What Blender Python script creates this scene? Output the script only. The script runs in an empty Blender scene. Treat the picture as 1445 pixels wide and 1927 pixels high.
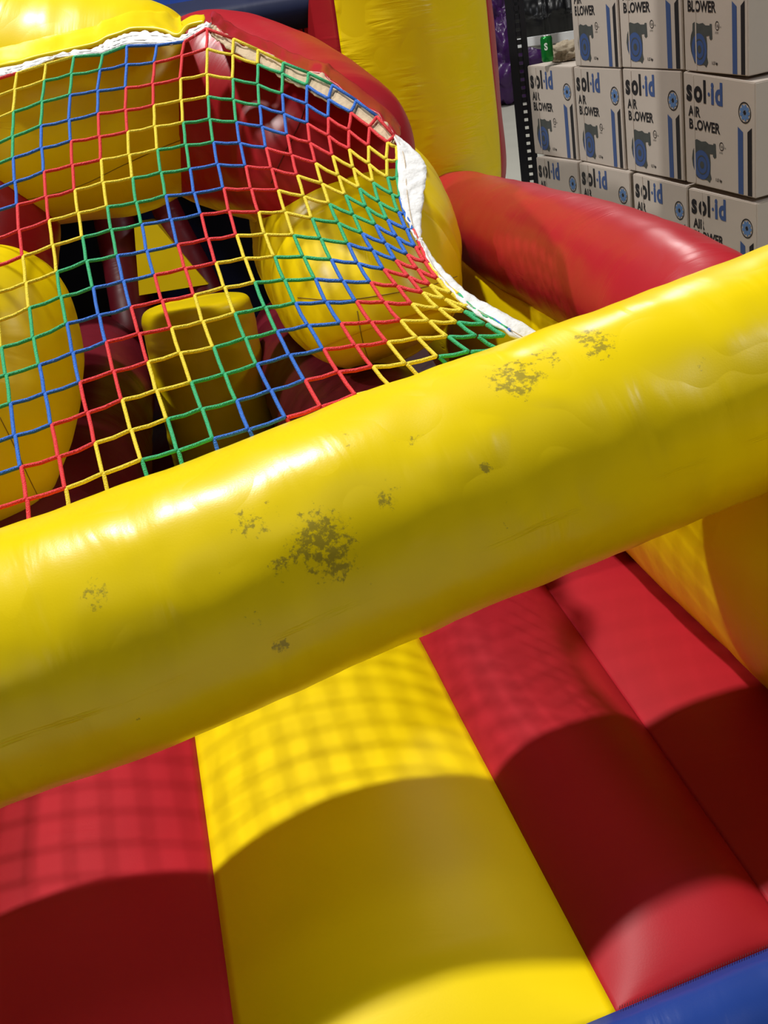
import bpy, bmesh, math, random
from mathutils import Vector, noise, Matrix
from mathutils.bvhtree import BVHTree
random.seed(7)
S = bpy.context.scene
COL = S.collection

# ------------------------------------------------------------------ camera
FPX, CX, CY, H = 2050.0, 722.5, 963.5, 1.6
_p, _r = math.radians(25.5), math.radians(9.6)
_F = Vector((0, math.cos(_p), -math.sin(_p)))
_R0, _U0 = Vector((1, 0, 0)), Vector((0, math.sin(_p), math.cos(_p)))
_R = _R0*math.cos(_r) - _U0*math.sin(_r)
_U = _U0*math.cos(_r) + _R0*math.sin(_r)
CAM = Vector((0, 0, H))
cam_d = bpy.data.cameras.new('camera'); cam = bpy.data.objects.new('camera', cam_d); COL.objects.link(cam)
M = Matrix((_R, _U, -_F)).transposed().to_4x4(); M.translation = CAM
cam.matrix_world = M
cam_d.sensor_fit = 'HORIZONTAL'; cam_d.sensor_width = 36.0; cam_d.lens = FPX/1445*36.0
cam_d.clip_start = 0.05
S.camera = cam

# ------------------------------------------------------------------ light
S.view_settings.view_transform = 'Standard'; S.view_settings.look = 'None'
S.view_settings.gamma = 1.0; S.view_settings.use_curve_mapping = False
S.view_settings.exposure = 0.0
w = bpy.data.worlds.new('world'); S.world = w; w.use_nodes = True
w.node_tree.nodes['Background'].inputs[0].default_value = (1.0, 0.98, 0.95, 1)
w.node_tree.nodes['Background'].inputs[1].default_value = 0.028

def area(name, loc, target, size, power, color=(1, 0.98, 0.94), size_y=None):
    l = bpy.data.lights.new(name, 'AREA'); l.energy = power; l.color = color
    l.size = size
    if size_y: l.shape = 'RECTANGLE'; l.size_y = size_y
    o = bpy.data.objects.new(name, l); COL.objects.link(o)
    o.location = loc
    o.rotation_euler = (Vector(target)-Vector(loc)).to_track_quat('-Z', 'Y').to_euler()
    return o
KEY_DIR = Vector((-0.10, 0.17, 0.60)).normalized()
KEY_T = Vector((-0.1, 1.9, 0.5))
area('high_bay_or_fill_lamp', KEY_T + KEY_DIR*9.0, KEY_T, 0.34, 690, size_y=0.34)
KEY2_DIR = Vector((-0.52, 0.05, 0.56)).normalized()
area('high_bay_or_fill_lamp', KEY_T + KEY2_DIR*9.0, KEY_T, 0.30, 340, size_y=0.30)
area('high_bay_or_fill_lamp', (8.0, 4.0, 6.5), (1, 4.0, 0.8), 0.8, 90)  # added fill for the right sides of the cartons and the red tube
area('high_bay_or_fill_lamp', (-2.5, -9.0, 5.0), (0, 2.8, 0.8), 2.2, 24)  # added front fill, set low to reach the arch face
area('high_bay_or_fill_lamp', (4.6, 0.3, 4.6), (1.9, 4.6, 0.8), 0.7, 80, color=(0.92, 0.95, 1.0))  # added cool fill that whitens the right ends of the cartons
area('high_bay_or_fill_lamp', (1.0, -2.5, 8.0), (0, 2.0, 0.5), 3.0, 22)  # added broad soft fill, eases the dark side of the crossbar
area('high_bay_or_fill_lamp', (3.0, 13.0, 7.8), (3, 13, 0), 1.0, 330)

# ------------------------------------------------------------------ helpers
def ray(x, y): return _F + _R*((x-CX)/FPX) - _U*((y-CY)/FPX)
def at(x, y, d): return CAM + ray(x, y)*d
def onz(x, y, z):
    d = ray(x, y); return CAM + d*((z-H)/d.z)
def lerp(a, b, t): return a+(b-a)*t
def interp(pts, x):
    if x <= pts[0][0]: return pts[0][1]
    for (a, va), (b, vb) in zip(pts, pts[1:]):
        if x <= b: return lerp(va, vb, (x-a)/(b-a))
    return pts[-1][1]

def empty(name, loc):
    o = bpy.data.objects.new(name, None); COL.objects.link(o); o.location = loc
    o.empty_display_size = 0.1
    return o
def tag(o, label=None, cat=None, group=None, kind=None):
    if label: o['label'] = label
    if cat: o['category'] = cat
    if group: o['group'] = group
    if kind: o['kind'] = kind
    return o
def mesh(name, verts, faces, mat, parent=None, smooth=True, uvs=None):
    me = bpy.data.meshes.new(name)
    off = parent_world(parent) if parent else Vector((0, 0, 0))
    me.from_pydata([tuple(Vector(v)-off) for v in verts], [], faces)
    if uvs:
        ul = me.uv_layers.new(name='UVMap')
        for lp in me.loops: ul.data[lp.index].uv = uvs[lp.vertex_index]
    if smooth:
        for p in me.polygons: p.use_smooth = True
    me.materials.append(mat)
    o = bpy.data.objects.new(name, me); COL.objects.link(o)
    if parent: o.parent = parent
    me.update()
    return o
def parent_world(p):
    v = Vector((0, 0, 0))
    while p is not None:
        v = v + p.location; p = p.parent
    return v
def fixn(o):
    bm = bmesh.new(); bm.from_mesh(o.data)
    bmesh.ops.recalc_face_normals(bm, faces=bm.faces); bm.to_mesh(o.data); bm.free()
    return o
def bvh(o):
    off = parent_world(o)
    return BVHTree.FromPolygons([v.co+off for v in o.data.vertices], [list(p.vertices) for p in o.data.polygons])
def hit(tree, x, y, lift=0.0):
    d = ray(x, y).normalized()
    loc, n, i, ds = tree.ray_cast(CAM, d)
    return None if loc is None else loc - d*lift

def catmull(P, m):
    """resample control points to m points; P is a list of tuples (any length)"""
    n = len(P); out = []
    for k in range(m):
        t = k/(m-1)*(n-1); i = min(int(t), n-2); f = t-i
        p0 = P[max(i-1, 0)]; p1 = P[i]; p2 = P[i+1]; p3 = P[min(i+2, n-1)]
        out.append(tuple(0.5*((2*b)+(-a+c)*f+(2*a-5*b+4*c-d)*f*f+(-a+3*b-3*c+d)*f**3)
                         for a, b, c, d in zip(p0, p1, p2, p3)))
    return out

def sweep_data(pts, m=80, n=64, endpow=None, ry=1.0, wr=0.0, wf=14, ends=(True, True), ring=None, up=(0, 0, 1), seed=0, panel=None):
    """pts: (x,y,z,r). endpow: superellipse end closing. ring: fn(theta,s)->radius multiplier."""
    N = 400
    C = catmull(pts, N)
    out = []; V = []; UV = []
    L = [0]
    for a, b in zip(C, C[1:]): L.append(L[-1]+(Vector(a[:3])-Vector(b[:3])).length)
    tot = L[-1]
    def samp(s):
        x = s*tot
        lo, hi = 0, N-1
        while hi-lo > 1:
            mid = (lo+hi)//2
            if L[mid] <= x: lo = mid
            else: hi = mid
        f = (x-L[lo])/max(L[hi]-L[lo], 1e-9)
        return tuple(lerp(a, b, f) for a, b in zip(C[lo], C[hi]))
    for i in range(m):
        if endpow:
            q = -math.cos(math.pi*i/(m-1)); q = q*0.75+0.25*(2*i/(m-1)-1)
            s = (q+1)/2
        else:
            q = 2*i/(m-1)-1; s = i/(m-1)
        c = samp(s); a = Vector(samp(max(s-.01, 0))[:3]); b = Vector(samp(min(s+.01, 1))[:3])
        t = (b-a).normalized()
        side = t.cross(Vector(up)).normalized(); nn = side.cross(t).normalized()
        k = 1.0
        if endpow:
            qq = q
            if (q < 0 and not ends[0]) or (q > 0 and not ends[1]): qq = 0
            k = max(1-abs(qq)**endpow, 0)**(1/endpow)
        for j in range(n):
            th = 2*math.pi*j/n
            d = side*math.cos(th) + nn*math.sin(th)*ry
            rr = c[3]*k
            if ring: rr *= ring(th, s)
            if wr:
                u = s*tot
                wv = noise.noise(Vector((u*wf, th*1.1+seed*3.1, seed)))*wr
                wv += 0.5*noise.noise(Vector((u*wf*2.3, th*2.2, seed+5.0)))*wr
                rr += wv*min(1, k*1.5)
            V.append(Vector(c[:3]) + d*rr); UV.append((s*tot, j/n*2*math.pi*c[3]))
    Fc = []
    for i in range(m-1):
        for j in range(n):
            j2 = (j+1) % n
            Fc.append((i*n+j, i*n+j2, (i+1)*n+j2, (i+1)*n+j))
    if not endpow:
        Fc.append(tuple(range(n))[::-1]); Fc.append(tuple((m-1)*n+j for j in range(n)))
    return V, Fc, UV
def sweep(name, pts, mat, parent, **k):
    V, Fc, UV = sweep_data(pts, **k)
    return fixn(mesh(name, V, Fc, mat, parent, uvs=UV))
def P(*a):
    """(px,py,depth,radius_px) -> (x,y,z,r)"""
    x, y, d, r = a; v = at(x, y, d)
    return (v.x, v.y, v.z, r*d/FPX)

def ribbon(name, A, B, mat, parent, thick=0.003, m=80, cross=5, wav=0.004, seed=0):
    A = catmull([tuple(p) for p in A], m); B = catmull([tuple(p) for p in B], m)
    V = []; F = []
    rows = []
    for i in range(m):
        a, b = Vector(A[i]), Vector(B[i])
        for j in range(cross):
            t = j/(cross-1); p = a.lerp(b, t)
            p = p + Vector((noise.noise(Vector((i*.35, t*2, seed))), noise.noise(Vector((i*.35, t*2, seed+9))), noise.noise(Vector((i*.35, t*2, seed+17)))))*wav
            V.append(p)
    for i in range(m-1):
        for j in range(cross-1):
            F.append((i*cross+j, i*cross+j+1, (i+1)*cross+j+1, (i+1)*cross+j))
    o = mesh(name, V, F, mat, parent)
    md = o.modifiers.new('thickness', 'SOLIDIFY'); md.thickness = thick; md.offset = 0
    return o

def tube_path(V, F, pts, r, n=6, closed_caps=True):
    """append a thin tube along pts to V,F"""
    base = len(V); m = len(pts); ref = Vector((0.3, 0.2, 0.93))
    for i, p in enumerate(pts):
        a = pts[max(i-1, 0)]; b = pts[min(i+1, m-1)]
        t = (b-a).normalized() if (b-a).length > 1e-9 else Vector((1, 0, 0))
        s = t.cross(ref)
        if s.length < 1e-3: s = t.cross(Vector((1, 0, 0)))
        s.normalize(); u = s.cross(t)
        for j in range(n):
            th = 2*math.pi*j/n
            V.append(p + (s*math.cos(th)+u*math.sin(th))*r)
    for i in range(m-1):
        for j in range(n):
            j2 = (j+1) % n
            F.append((base+i*n+j, base+i*n+j2, base+(i+1)*n+j2, base+(i+1)*n+j))
    F.append(tuple(base+j for j in range(n))[::-1]); F.append(tuple(base+(m-1)*n+j for j in range(n)))

def box_geo(V, F, c, sx, sy, sz, X=Vector((1, 0, 0)), Y=Vector((0, 1, 0)), Z=Vector((0, 0, 1))):
    b = len(V)
    for k in (-1, 1):
        for j in (-1, 1):
            for i in (-1, 1):
                V.append(Vector(c)+X*(i*sx/2)+Y*(j*sy/2)+Z*(k*sz/2))
    for f in ((0, 2, 3, 1), (4, 5, 7, 6), (0, 1, 5, 4), (2, 6, 7, 3), (0, 4, 6, 2), (1, 3, 7, 5)):
        F.append(tuple(b+q for q in f))

# ------------------------------------------------------------------ materials
def nodes_of(name):
    m = bpy.data.materials.new(name); m.use_nodes = True
    nt = m.node_tree; return m, nt, nt.nodes['Principled BSDF']
def vinyl(name, col, rough=0.34, wrinkle=0.3, wscale=(26, 3.0), grain=0.05, var=0.06, dirt=None, coat=0.03, spec=0.34):
    m, nt, b = nodes_of(name); N = nt.nodes; Lk = nt.links
    tc = N.new('ShaderNodeTexCoord')
    uvmap = N.new('ShaderNodeUVMap'); uvmap.uv_map = 'UVMap'
    mp = N.new('ShaderNodeMapping'); mp.inputs['Scale'].default_value = (wscale[0], wscale[1], 1)
    Lk.new(uvmap.outputs[0], mp.inputs[0])
    n1 = N.new('ShaderNodeTexNoise'); n1.inputs['Scale'].default_value = 1.0; n1.inputs['Detail'].default_value = 2.5; n1.inputs['Distortion'].default_value = 0.6
    Lk.new(mp.outputs[0], n1.inputs['Vector'])
    n2 = N.new('ShaderNodeTexNoise'); n2.inputs['Scale'].default_value = 320; n2.inputs['Detail'].default_value = 2
    Lk.new(tc.outputs['Object'], n2.inputs['Vector'])
    n3 = N.new('ShaderNodeTexNoise'); n3.inputs['Scale'].default_value = 7; n3.inputs['Detail'].default_value = 1
    Lk.new(tc.outputs['Object'], n3.inputs['Vector'])
    # wrinkles come and go over the surface
    mul = N.new('ShaderNodeMath'); mul.operation = 'MULTIPLY'
    rm = N.new('ShaderNodeMapRange'); rm.inputs[1].default_value = 0.42; rm.inputs[2].default_value = 0.68
    Lk.new(n3.outputs[0], rm.inputs[0]); Lk.new(rm.outputs[0], mul.inputs[0]); Lk.new(n1.outputs[0], mul.inputs[1])
    add = N.new('ShaderNodeMath'); add.operation = 'MULTIPLY_ADD'
    Lk.new(n3.outputs[0], add.inputs[0]); add.inputs[1].default_value = 0.12; Lk.new(mul.outputs[0], add.inputs[2])
    bp1 = N.new('ShaderNodeBump'); bp1.inputs['Strength'].default_value = wrinkle; bp1.inputs['Distance'].default_value = 0.010
    Lk.new(add.outputs[0], bp1.inputs['Height'])
    bp2 = N.new('ShaderNodeBump'); bp2.inputs['Strength'].default_value = grain; bp2.inputs['Distance'].default_value = 0.002
    Lk.new(n2.outputs[0], bp2.inputs['Height']); Lk.new(bp1.outputs[0], bp2.inputs['Normal'])
    Lk.new(bp2.outputs[0], b.inputs['Normal'])
    mix = N.new('ShaderNodeMix'); mix.data_type = 'RGBA'
    mix.inputs[6].default_value = (*[c*(1-var) for c in col], 1); mix.inputs[7].default_value = (*[min(1, c*(1+var)) for c in col], 1)
    Lk.new(n3.outputs[0], mix.inputs[0])
    last = mix.outputs[2]
    if dirt:
        at_ = N.new('ShaderNodeAttribute'); at_.attribute_name = 'scuff'
        nd = N.new('ShaderNodeTexNoise'); nd.inputs['Scale'].default_value = 75; nd.inputs['Detail'].default_value = 7; nd.inputs['Roughness'].default_value = 0.72
        Lk.new(tc.outputs['Object'], nd.inputs['Vector'])
        ad = N.new('ShaderNodeMath'); ad.operation = 'MULTIPLY_ADD'; ad.inputs[1].default_value = 0.30
        Lk.new(at_.outputs['Fac'], ad.inputs[0]); Lk.new(nd.outputs[0], ad.inputs[2])
        rr = N.new('ShaderNodeMapRange'); rr.inputs[1].default_value = 0.71; rr.inputs[2].default_value = 0.80; rr.inputs[4].default_value = 0.62
        Lk.new(ad.outputs[0], rr.inputs[0])
        m2 = N.new('ShaderNodeMix'); m2.data_type = 'RGBA'; m2.inputs[7].default_value = (*dirt, 1)
        Lk.new(rr.outputs[0], m2.inputs[0]); Lk.new(last, m2.inputs[6]); last = m2.outputs[2]
    Lk.new(last, b.inputs['Base Color'])
    b.inputs['Roughness'].default_value = rough
    b.inputs['Coat Weight'].default_value = coat; b.inputs['Coat Roughness'].default_value = 0.25
    b.inputs['Specular IOR Level'].default_value = spec
    return m
def plain(name, col, rough=0.6, metal=0.0, bump=0, bscale=40, var=0.0, vscale=8):
    m, nt, b = nodes_of(name); N = nt.nodes; Lk = nt.links
    tc = N.new('ShaderNodeTexCoord')
    n = N.new('ShaderNodeTexNoise'); n.inputs['Scale'].default_value = vscale; n.inputs['Detail'].default_value = 4
    Lk.new(tc.outputs['Object'], n.inputs['Vector'])
    mix = N.new('ShaderNodeMix'); mix.data_type = 'RGBA'
    mix.inputs[6].default_value = (*[c*(1-var) for c in col], 1); mix.inputs[7].default_value = (*[min(1, c*(1+var)) for c in col], 1)
    Lk.new(n.outputs[0], mix.inputs[0]); Lk.new(mix.outputs[2], b.inputs['Base Color'])
    b.inputs['Roughness'].default_value = rough; b.inputs['Metallic'].default_value = metal
    if bump:
        n2 = N.new('ShaderNodeTexNoise'); n2.inputs['Scale'].default_value = bscale; n2.inputs['Detail'].default_value = 3
        Lk.new(tc.outputs['Object'], n2.inputs['Vector'])
        bp = N.new('ShaderNodeBump'); bp.inputs['Strength'].default_value = bump; bp.inputs['Distance'].default_value = 0.01
        Lk.new(n2.outputs[0], bp.inputs['Height']); Lk.new(bp.outputs[0], b.inputs['Normal'])
    return m
YEL = (0.85, 0.635, 0.001)
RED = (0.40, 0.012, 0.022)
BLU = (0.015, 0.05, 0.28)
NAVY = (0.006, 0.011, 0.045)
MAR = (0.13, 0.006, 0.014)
m_yel = vinyl('yellow_vinyl', YEL)
m_yelr = vinyl('ribbed_yellow_vinyl', YEL, wrinkle=0.9, wscale=(34, 5))
m_yelbar = vinyl('scuffed_yellow_vinyl', YEL, wrinkle=0.5, wscale=(17, 3.0), spec=0.35, dirt=(0.10, 0.085, 0.03), rough=0.3)
m_red = vinyl('red_vinyl', RED, wrinkle=0.3)
m_redf = vinyl('red_floor_vinyl', RED, wrinkle=0.06, rough=0.45, coat=0.0, spec=0.22)
m_yelf = vinyl('yellow_floor_vinyl', YEL, wrinkle=0.08, rough=0.45, coat=0.0, spec=0.18)
m_blu = vinyl('blue_vinyl', BLU, wrinkle=0.5, rough=0.3)
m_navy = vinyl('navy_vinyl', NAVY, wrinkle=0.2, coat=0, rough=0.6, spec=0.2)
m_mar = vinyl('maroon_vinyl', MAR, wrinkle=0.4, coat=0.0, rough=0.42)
m_white = plain('white_webbing', (0.78, 0.77, 0.76), 0.7, bump=0.3, bscale=90, var=0.08, vscale=20)
m_beige = plain('shaded_beige_webbing', (0.55, 0.42, 0.27), 0.8, bump=0.4, bscale=60, var=0.2, vscale=14)  # off-white tape with its shade put into a tan colour
m_thread = plain('dark_thread', (0.25, 0.17, 0.02), 0.8)
m_threadr = plain('stitch_thread', (0.10, 0.01, 0.02), 0.8)
def rope_mat(name, col):
    m, nt, b = nodes_of(name); N = nt.nodes; Lk = nt.links
    tc = N.new('ShaderNodeTexCoord')
    v = N.new('ShaderNodeTexVoronoi'); v.inputs['Scale'].default_value = 420
    Lk.new(tc.outputs['Object'], v.inputs['Vector'])
    bp = N.new('ShaderNodeBump'); bp.inputs['Strength'].default_value = 0.9; bp.inputs['Distance'].default_value = 0.0015
    Lk.new(v.outputs[0], bp.inputs['Height']); Lk.new(bp.outputs[0], b.inputs['Normal'])
    mx = N.new('ShaderNodeMix'); mx.data_type = 'RGBA'
    mx.inputs[6].default_value = (*col, 1); mx.inputs[7].default_value = (*[c*.72 for c in col], 1)
    Lk.new(v.outputs[0], mx.inputs[0]); Lk.new(mx.outputs[2], b.inputs['Base Color'])
    b.inputs['Roughness'].default_value = 0.65
    return m
ROPE = [rope_mat('yellow_rope', (1.0, 0.78, 0.03)), rope_mat('green_rope', (0.03, 0.50, 0.19)),
        rope_mat('blue_rope', (0.02, 0.17, 0.72)), rope_mat('red_rope', (0.90, 0.03, 0.04))]
ROPE_N = ['yellow', 'green', 'blue', 'red']

# ------------------------------------------------------------------ setting
m_conc = plain('concrete', (0.46, 0.45, 0.39), 0.5, bump=0.05, var=0.12, vscale=1.5)
m_wall = plain('painted_wall', (0.62, 0.60, 0.56), 0.8, var=0.04)
V = [(-12, -10, 0), (16, -10, 0), (16, 32, 0), (-12, 32, 0)]
V = V + [(x, y, -0.2) for x, y, z in V]
BF = [(0, 1, 2, 3), (7, 6, 5, 4), (0, 4, 5, 1), (1, 5, 6, 2), (2, 6, 7, 3), (3, 7, 4, 0)]
tag(mesh('floor', V, BF, m_conc, smooth=False), 'grey sealed concrete warehouse floor', kind='structure')
V = []; F = []; box_geo(V, F, (2, 32.1, 4), 28, 0.2, 8)
tag(mesh('wall_back', V, F, m_wall, smooth=False), 'pale warehouse wall far behind', kind='structure')

# ------------------------------------------------------------------ the inflatable
INF = empty('inflatable_obstacle_course', (0, 2.3, 0.0))
tag(INF, 'red, yellow and blue vinyl inflatable obstacle course with rope net and striped floor', 'inflatable')

# striped floor lobes between seams lying on z = 0.15
ZF = 0.15
def line(p, q, y):
    t = (y-p.y)/(q.y-p.y); return p.x + (q.x-p.x)*t
LN = {'ya': (onz(365, 1375, ZF), onz(440, 1927, ZF)), 'yb': (onz(785, 1195, ZF), onz(1165, 1915, ZF)),
      'sm': (onz(1025, 1100, ZF), onz(1270, 1450, ZF)), 'wl': (onz(1145, 1045, ZF), onz(1445, 1340, ZF))}
FA, FB = onz(1165, 1916, ZF), onz(1445, 1799, ZF)      # the seam to the blue apron
def front_y(x): return FA.y + (x-FA.x)*(FB.y-FA.y)/(FB.x-FA.x)
def lobe(name, xl, xr, mat, crown, powr=2.2, skew=0.0):
    nu, nv = 40, 110; V = []; F = []; UV = []
    for i in range(nv+1):
        t = i/nv
        for j in range(nu+1):
            u = j/nu
            y = 1.0+t*3.1
            x = lerp(xl(y), xr(y), u)
            yy = front_y(x) + t*(2.95-front_y(x))
            x = lerp(xl(yy), xr(yy), u)
            q = 2*u-1 + skew*(1-(2*u-1)**2)
            z = ZF + crown*(1-abs(q)**powr)*min(1, (t*10+0.001))**0.6 * (1.0 if t*10 >= 1 else 1.0)
            z += 0.004*noise.noise(Vector((x*3, yy*3, 1.0)))
            V.append(Vector((x, yy, z))); UV.append((yy, x))
    W = nu+1
    for i in range(nv):
        for j in range(nu):
            F.append((i*W+j, i*W+j+1, (i+1)*W+j+1, (i+1)*W+j))
    n0 = len(V)
    # skirt down to the ground so that the lobe is a closed volume
    border = [j for j in range(W)] + [i*W+nu for i in range(1, nv+1)] + [nv*W+j for j in range(nu-1, -1, -1)] + [i*W for i in range(nv-1, 0, -1)]
    for b in border:
        V.append(Vector((V[b].x, V[b].y, 0.0))); UV.append(UV[b])
    nb = len(border)
    for k in range(nb):
        k2 = (k+1) % nb
        F.append((border[k], border[k2], n0+k2, n0+k))
    F.append(tuple(n0+k for k in range(nb)))
    return fixn(mesh(name, V, F, mat, INF, uvs=UV))
yA = lambda y: line(*LN['ya'], y)
yB = lambda y: line(*LN['yb'], y)
sM = lambda y: line(*LN['sm'], y)
wL = lambda y: line(*LN['wl'], y)
lobe('floor_strip', lambda y: yA(y)-0.62, yA, m_redf, 0.055)['label'] = 'red floor strip left of the yellow one'
lobe('floor_strip', yA, yB, m_yelf, 0.065)['label'] = 'yellow floor strip'
lobe('floor_strip', yB, sM, m_redf, 0.055, 3.2, skew=-0.1)['label'] = 'red floor strip right of the yellow one'
lobe('floor_strip', sM, lambda y: wL(y)+0.06, m_redf, 0.016)['label'] = 'narrow red floor strip beside the wall'

# blue apron along the front edge
V = []; F = []; UV = []
nu = 90; prof = [(0, 0.012), (-0.035, 0.022), (-0.08, 0.018), (-0.13, -0.02), (-0.155, -0.08), (-0.158, -0.149)]
for i in range(nu+1):
    x = -1.2 + 2.5*i/nu
    for k, (dy, dz) in enumerate(prof):
        wv = 0.007*noise.noise(Vector((x*14, k*.8, 3))) if k else 0
        V.append(Vector((x, front_y(x)+dy+0.004, ZF+dz+wv))); UV.append((x, k*.05))
for i in range(nu):
    for k in range(len(prof)-1):
        a = i*len(prof)+k; F.append((a, a+1, a+1+len(prof), a+len(prof)))
o = mesh('front_apron', V, F, m_blu, INF, uvs=UV); o['label'] = 'blue vinyl edge along the front'
md = o.modifiers.new('t', 'SOLIDIFY'); md.thickness = 0.004; md.offset = -1
V = []; F = []
for i in range(230):
    x = FA.x+0.002 + i*0.0042
    a = Vector((x, front_y(x)+0.001, ZF+0.018)); b = Vector((x+0.002, front_y(x)+0.0065, ZF+0.0175))
    tube_path(V, F, [a, b], 0.0006, 4)
mesh('zigzag_stitching', V, F, m_threadr, INF)['label'] = 'zigzag stitching on the blue edge'

# side wall: yellow lower tube and red upper tube
def wallpt(y, dx, z, r): return (wL(y)+dx, y, z, r)
sweep('wall_tube', [wallpt(y, 0.19, 0.42, 0.225) for y in (4.4, 3.6, 2.9, 2.3, 1.8, 1.2, 0.6)], m_yel, INF, m=120, n=72, endpow=8, ry=1.55, wr=0.006, wf=5)['label'] = 'yellow lower tube of the side wall'
sweep('wall_tube', [P(830, 395, 4.3, 78), P(892, 415, 3.93, 85), P(1000, 457, 3.22, 104), P(1145, 515, 2.67, 125), P(1270, 588, 2.3, 148), P(1380, 655, 2.08, 160)], m_red, INF, m=120, n=72, endpow=10, wr=0.004, wf=5, seed=2)['label'] = 'red upper tube of the side wall'

# front crossbar
BAR = [(-760, 1568, 1.62, 247), (-420, 1432, 1.68, 247), (-150, 1315, 1.72, 247), (0, 1256, 1.75, 247), (200, 1187, 1.78, 247), (400, 1108, 1.81, 240), (560, 1042, 1.84, 235), (722, 974, 1.87, 232),
       (900, 903, 1.91, 226), (1100, 827, 1.95, 221), (1280, 757, 1.99, 217), (1445, 691, 2.03, 214), (1700, 590, 2.09, 210), (1950, 497, 2.15, 208)]
bar = sweep('crossbar', [P(*b) for b in BAR], m_yelbar, INF, m=300, n=110, endpow=14, wr=0.003, wf=9, seed=4)
bar['label'] = 'scuffed yellow inflated crossbar'
tree = bvh(bar)
scuffs = [(610, 1015, 50, 1.0), (570, 1035, 32, .8), (625, 1060, 40, .9), (530, 1065, 24, .75), (470, 980, 34, .7), (495, 960, 26, .6), (180, 1118, 28, .8), (527, 1212, 17, 1.1), (475, 1160, 18, .7),
          (970, 712, 42, .95), (955, 695, 24, .8), (995, 715, 26, .9), (1028, 668, 26, .8), (1110, 632, 26, .9), (1125, 655, 24, 1.0), (1145, 640, 18, .6), (728, 940, 17, 1.0), (725, 915, 26, .5), (916, 880, 14, 1.0),
          (780, 826, 20, .65), (945, 992, 8, .9), (640, 830, 26, .5), (395, 890, 24, .4), (690, 1090, 30, .3), (260, 1350, 10, .7), (1320, 692, 18, .5), (960, 940, 18, .45), (420, 1075, 20, .35)]
pts3 = []
for x, y, r, s in scuffs:
    h = hit(tree, x, y)
    if h: pts3.append((h, r*h.y/FPX*1.15, s))
attr = bar.data.attributes.new('scuff', 'FLOAT', 'POINT')
off = parent_world(bar)
for i, v in enumerate(bar.data.vertices):
    p = v.co+off; val = 0
    for h, r, s in pts3:
        d = (p-h).length
        if d < r*1.6: val = max(val, s*max(0, 1-(d/(r*1.6))**2)**0.7)
    attr.data[i].value = val

# arch segments: fat pillows of vinyl joined end to end
def ring_dent(s0=0.5):
    return None
top = sweep('arch_segment', [P(-330, 215, 3.28, 190), P(-150, 205, 3.28, 210), P(0, 200, 3.28, 214), P(140, 205, 3.28, 208), P(280, 193, 3.28, 196), P(392, 182, 3.28, 180)], m_yel, INF, m=150, n=90, endpow=4.2, wr=0.008, wf=6, seed=1)
top['label'] = 'yellow top segment of the arch'
rtop = sweep('arch_segment', [P(300, 180, 3.4, 150), P(380, 200, 3.36, 172), P(470, 224, 3.3, 178), P(560, 262, 3.2, 172), P(638, 316, 3.08, 166), P(697, 366, 2.98, 128)], m_red, INF, m=150, n=90, endpow=5, wr=0.006, wf=6, seed=11)
rtop['label'] = 'red upper right segment of the arch'
leg1 = sweep('arch_segment', [P(620, 350, 3.62, 130), P(644, 395, 3.5, 172), P(666, 445, 3.3, 190), P(688, 515, 3.08, 185), P(710, 580, 2.96, 166), P(726, 630, 2.95, 146), P(738, 662, 2.95, 118)], m_yel, INF, m=170, n=90, endpow=7, wr=0.008, wf=6, seed=21, ring=lambda th, s: 1-0.05*math.exp(-((s-0.74-0.03*math.sin(th))/0.02)**2)-0.02*math.exp(-((s-0.4-0.05*math.cos(th))/0.015)**2), up=(1, 0, 0))
leg1['label'] = 'yellow right segment of the arch'
lred = sweep('arch_segment', [P(-90, 250, 3.35, 170), P(-75, 400, 3.3, 180), P(-70, 520, 3.25, 172), P(-60, 600, 3.2, 160)], m_red, INF, m=100, n=72, endpow=5, wr=0.006, seed=41, up=(1, 0, 0))
lred['label'] = 'red left segment of the arch'
lleg = sweep('arch_segment', [P(-70, 500, 2.9, 165), P(-30, 620, 2.88, 178), P(-36, 740, 2.86, 180), P(-66, 860, 2.84, 174), P(-120, 1000, 2.8, 150)], m_yel, INF, m=150, n=80, endpow=3.6, wr=0.008, wf=6, seed=51, up=(1, 0, 0))
lleg['label'] = 'yellow left leg of the arch'

# seams drawn on the segments (sub-parts)
def seam(parent, pix, mat, r=0.0012, dashed=False):
    tr = bvh(parent); pts = catmull([(a, b) for a, b in pix], 60)
    P3 = [hit(tr, x, y, 0.0008) for x, y in pts]; P3 = [p for p in P3 if p]
    V = []; F = []
    if len(P3) > 2:
        tube_path(V, F, P3, r, 5)
        o = mesh('seam', V, F, mat, parent)
seam(top, [(0, 378), (60, 374), (150, 350), (230, 312), (300, 280), (345, 262)], m_thread)
seam(lleg, [(0, 785), (25, 835), (55, 900), (80, 950)], m_thread)
seam(leg1, [(560, 560), (640, 565), (720, 555), (800, 540), (860, 520)], m_thread)
seam(leg1, [(672, 585), (682, 640), (698, 690)], m_thread)
seam(rtop, [(510, 345), (530, 300), (560, 240), (575, 200)], m_threadr)

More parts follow.
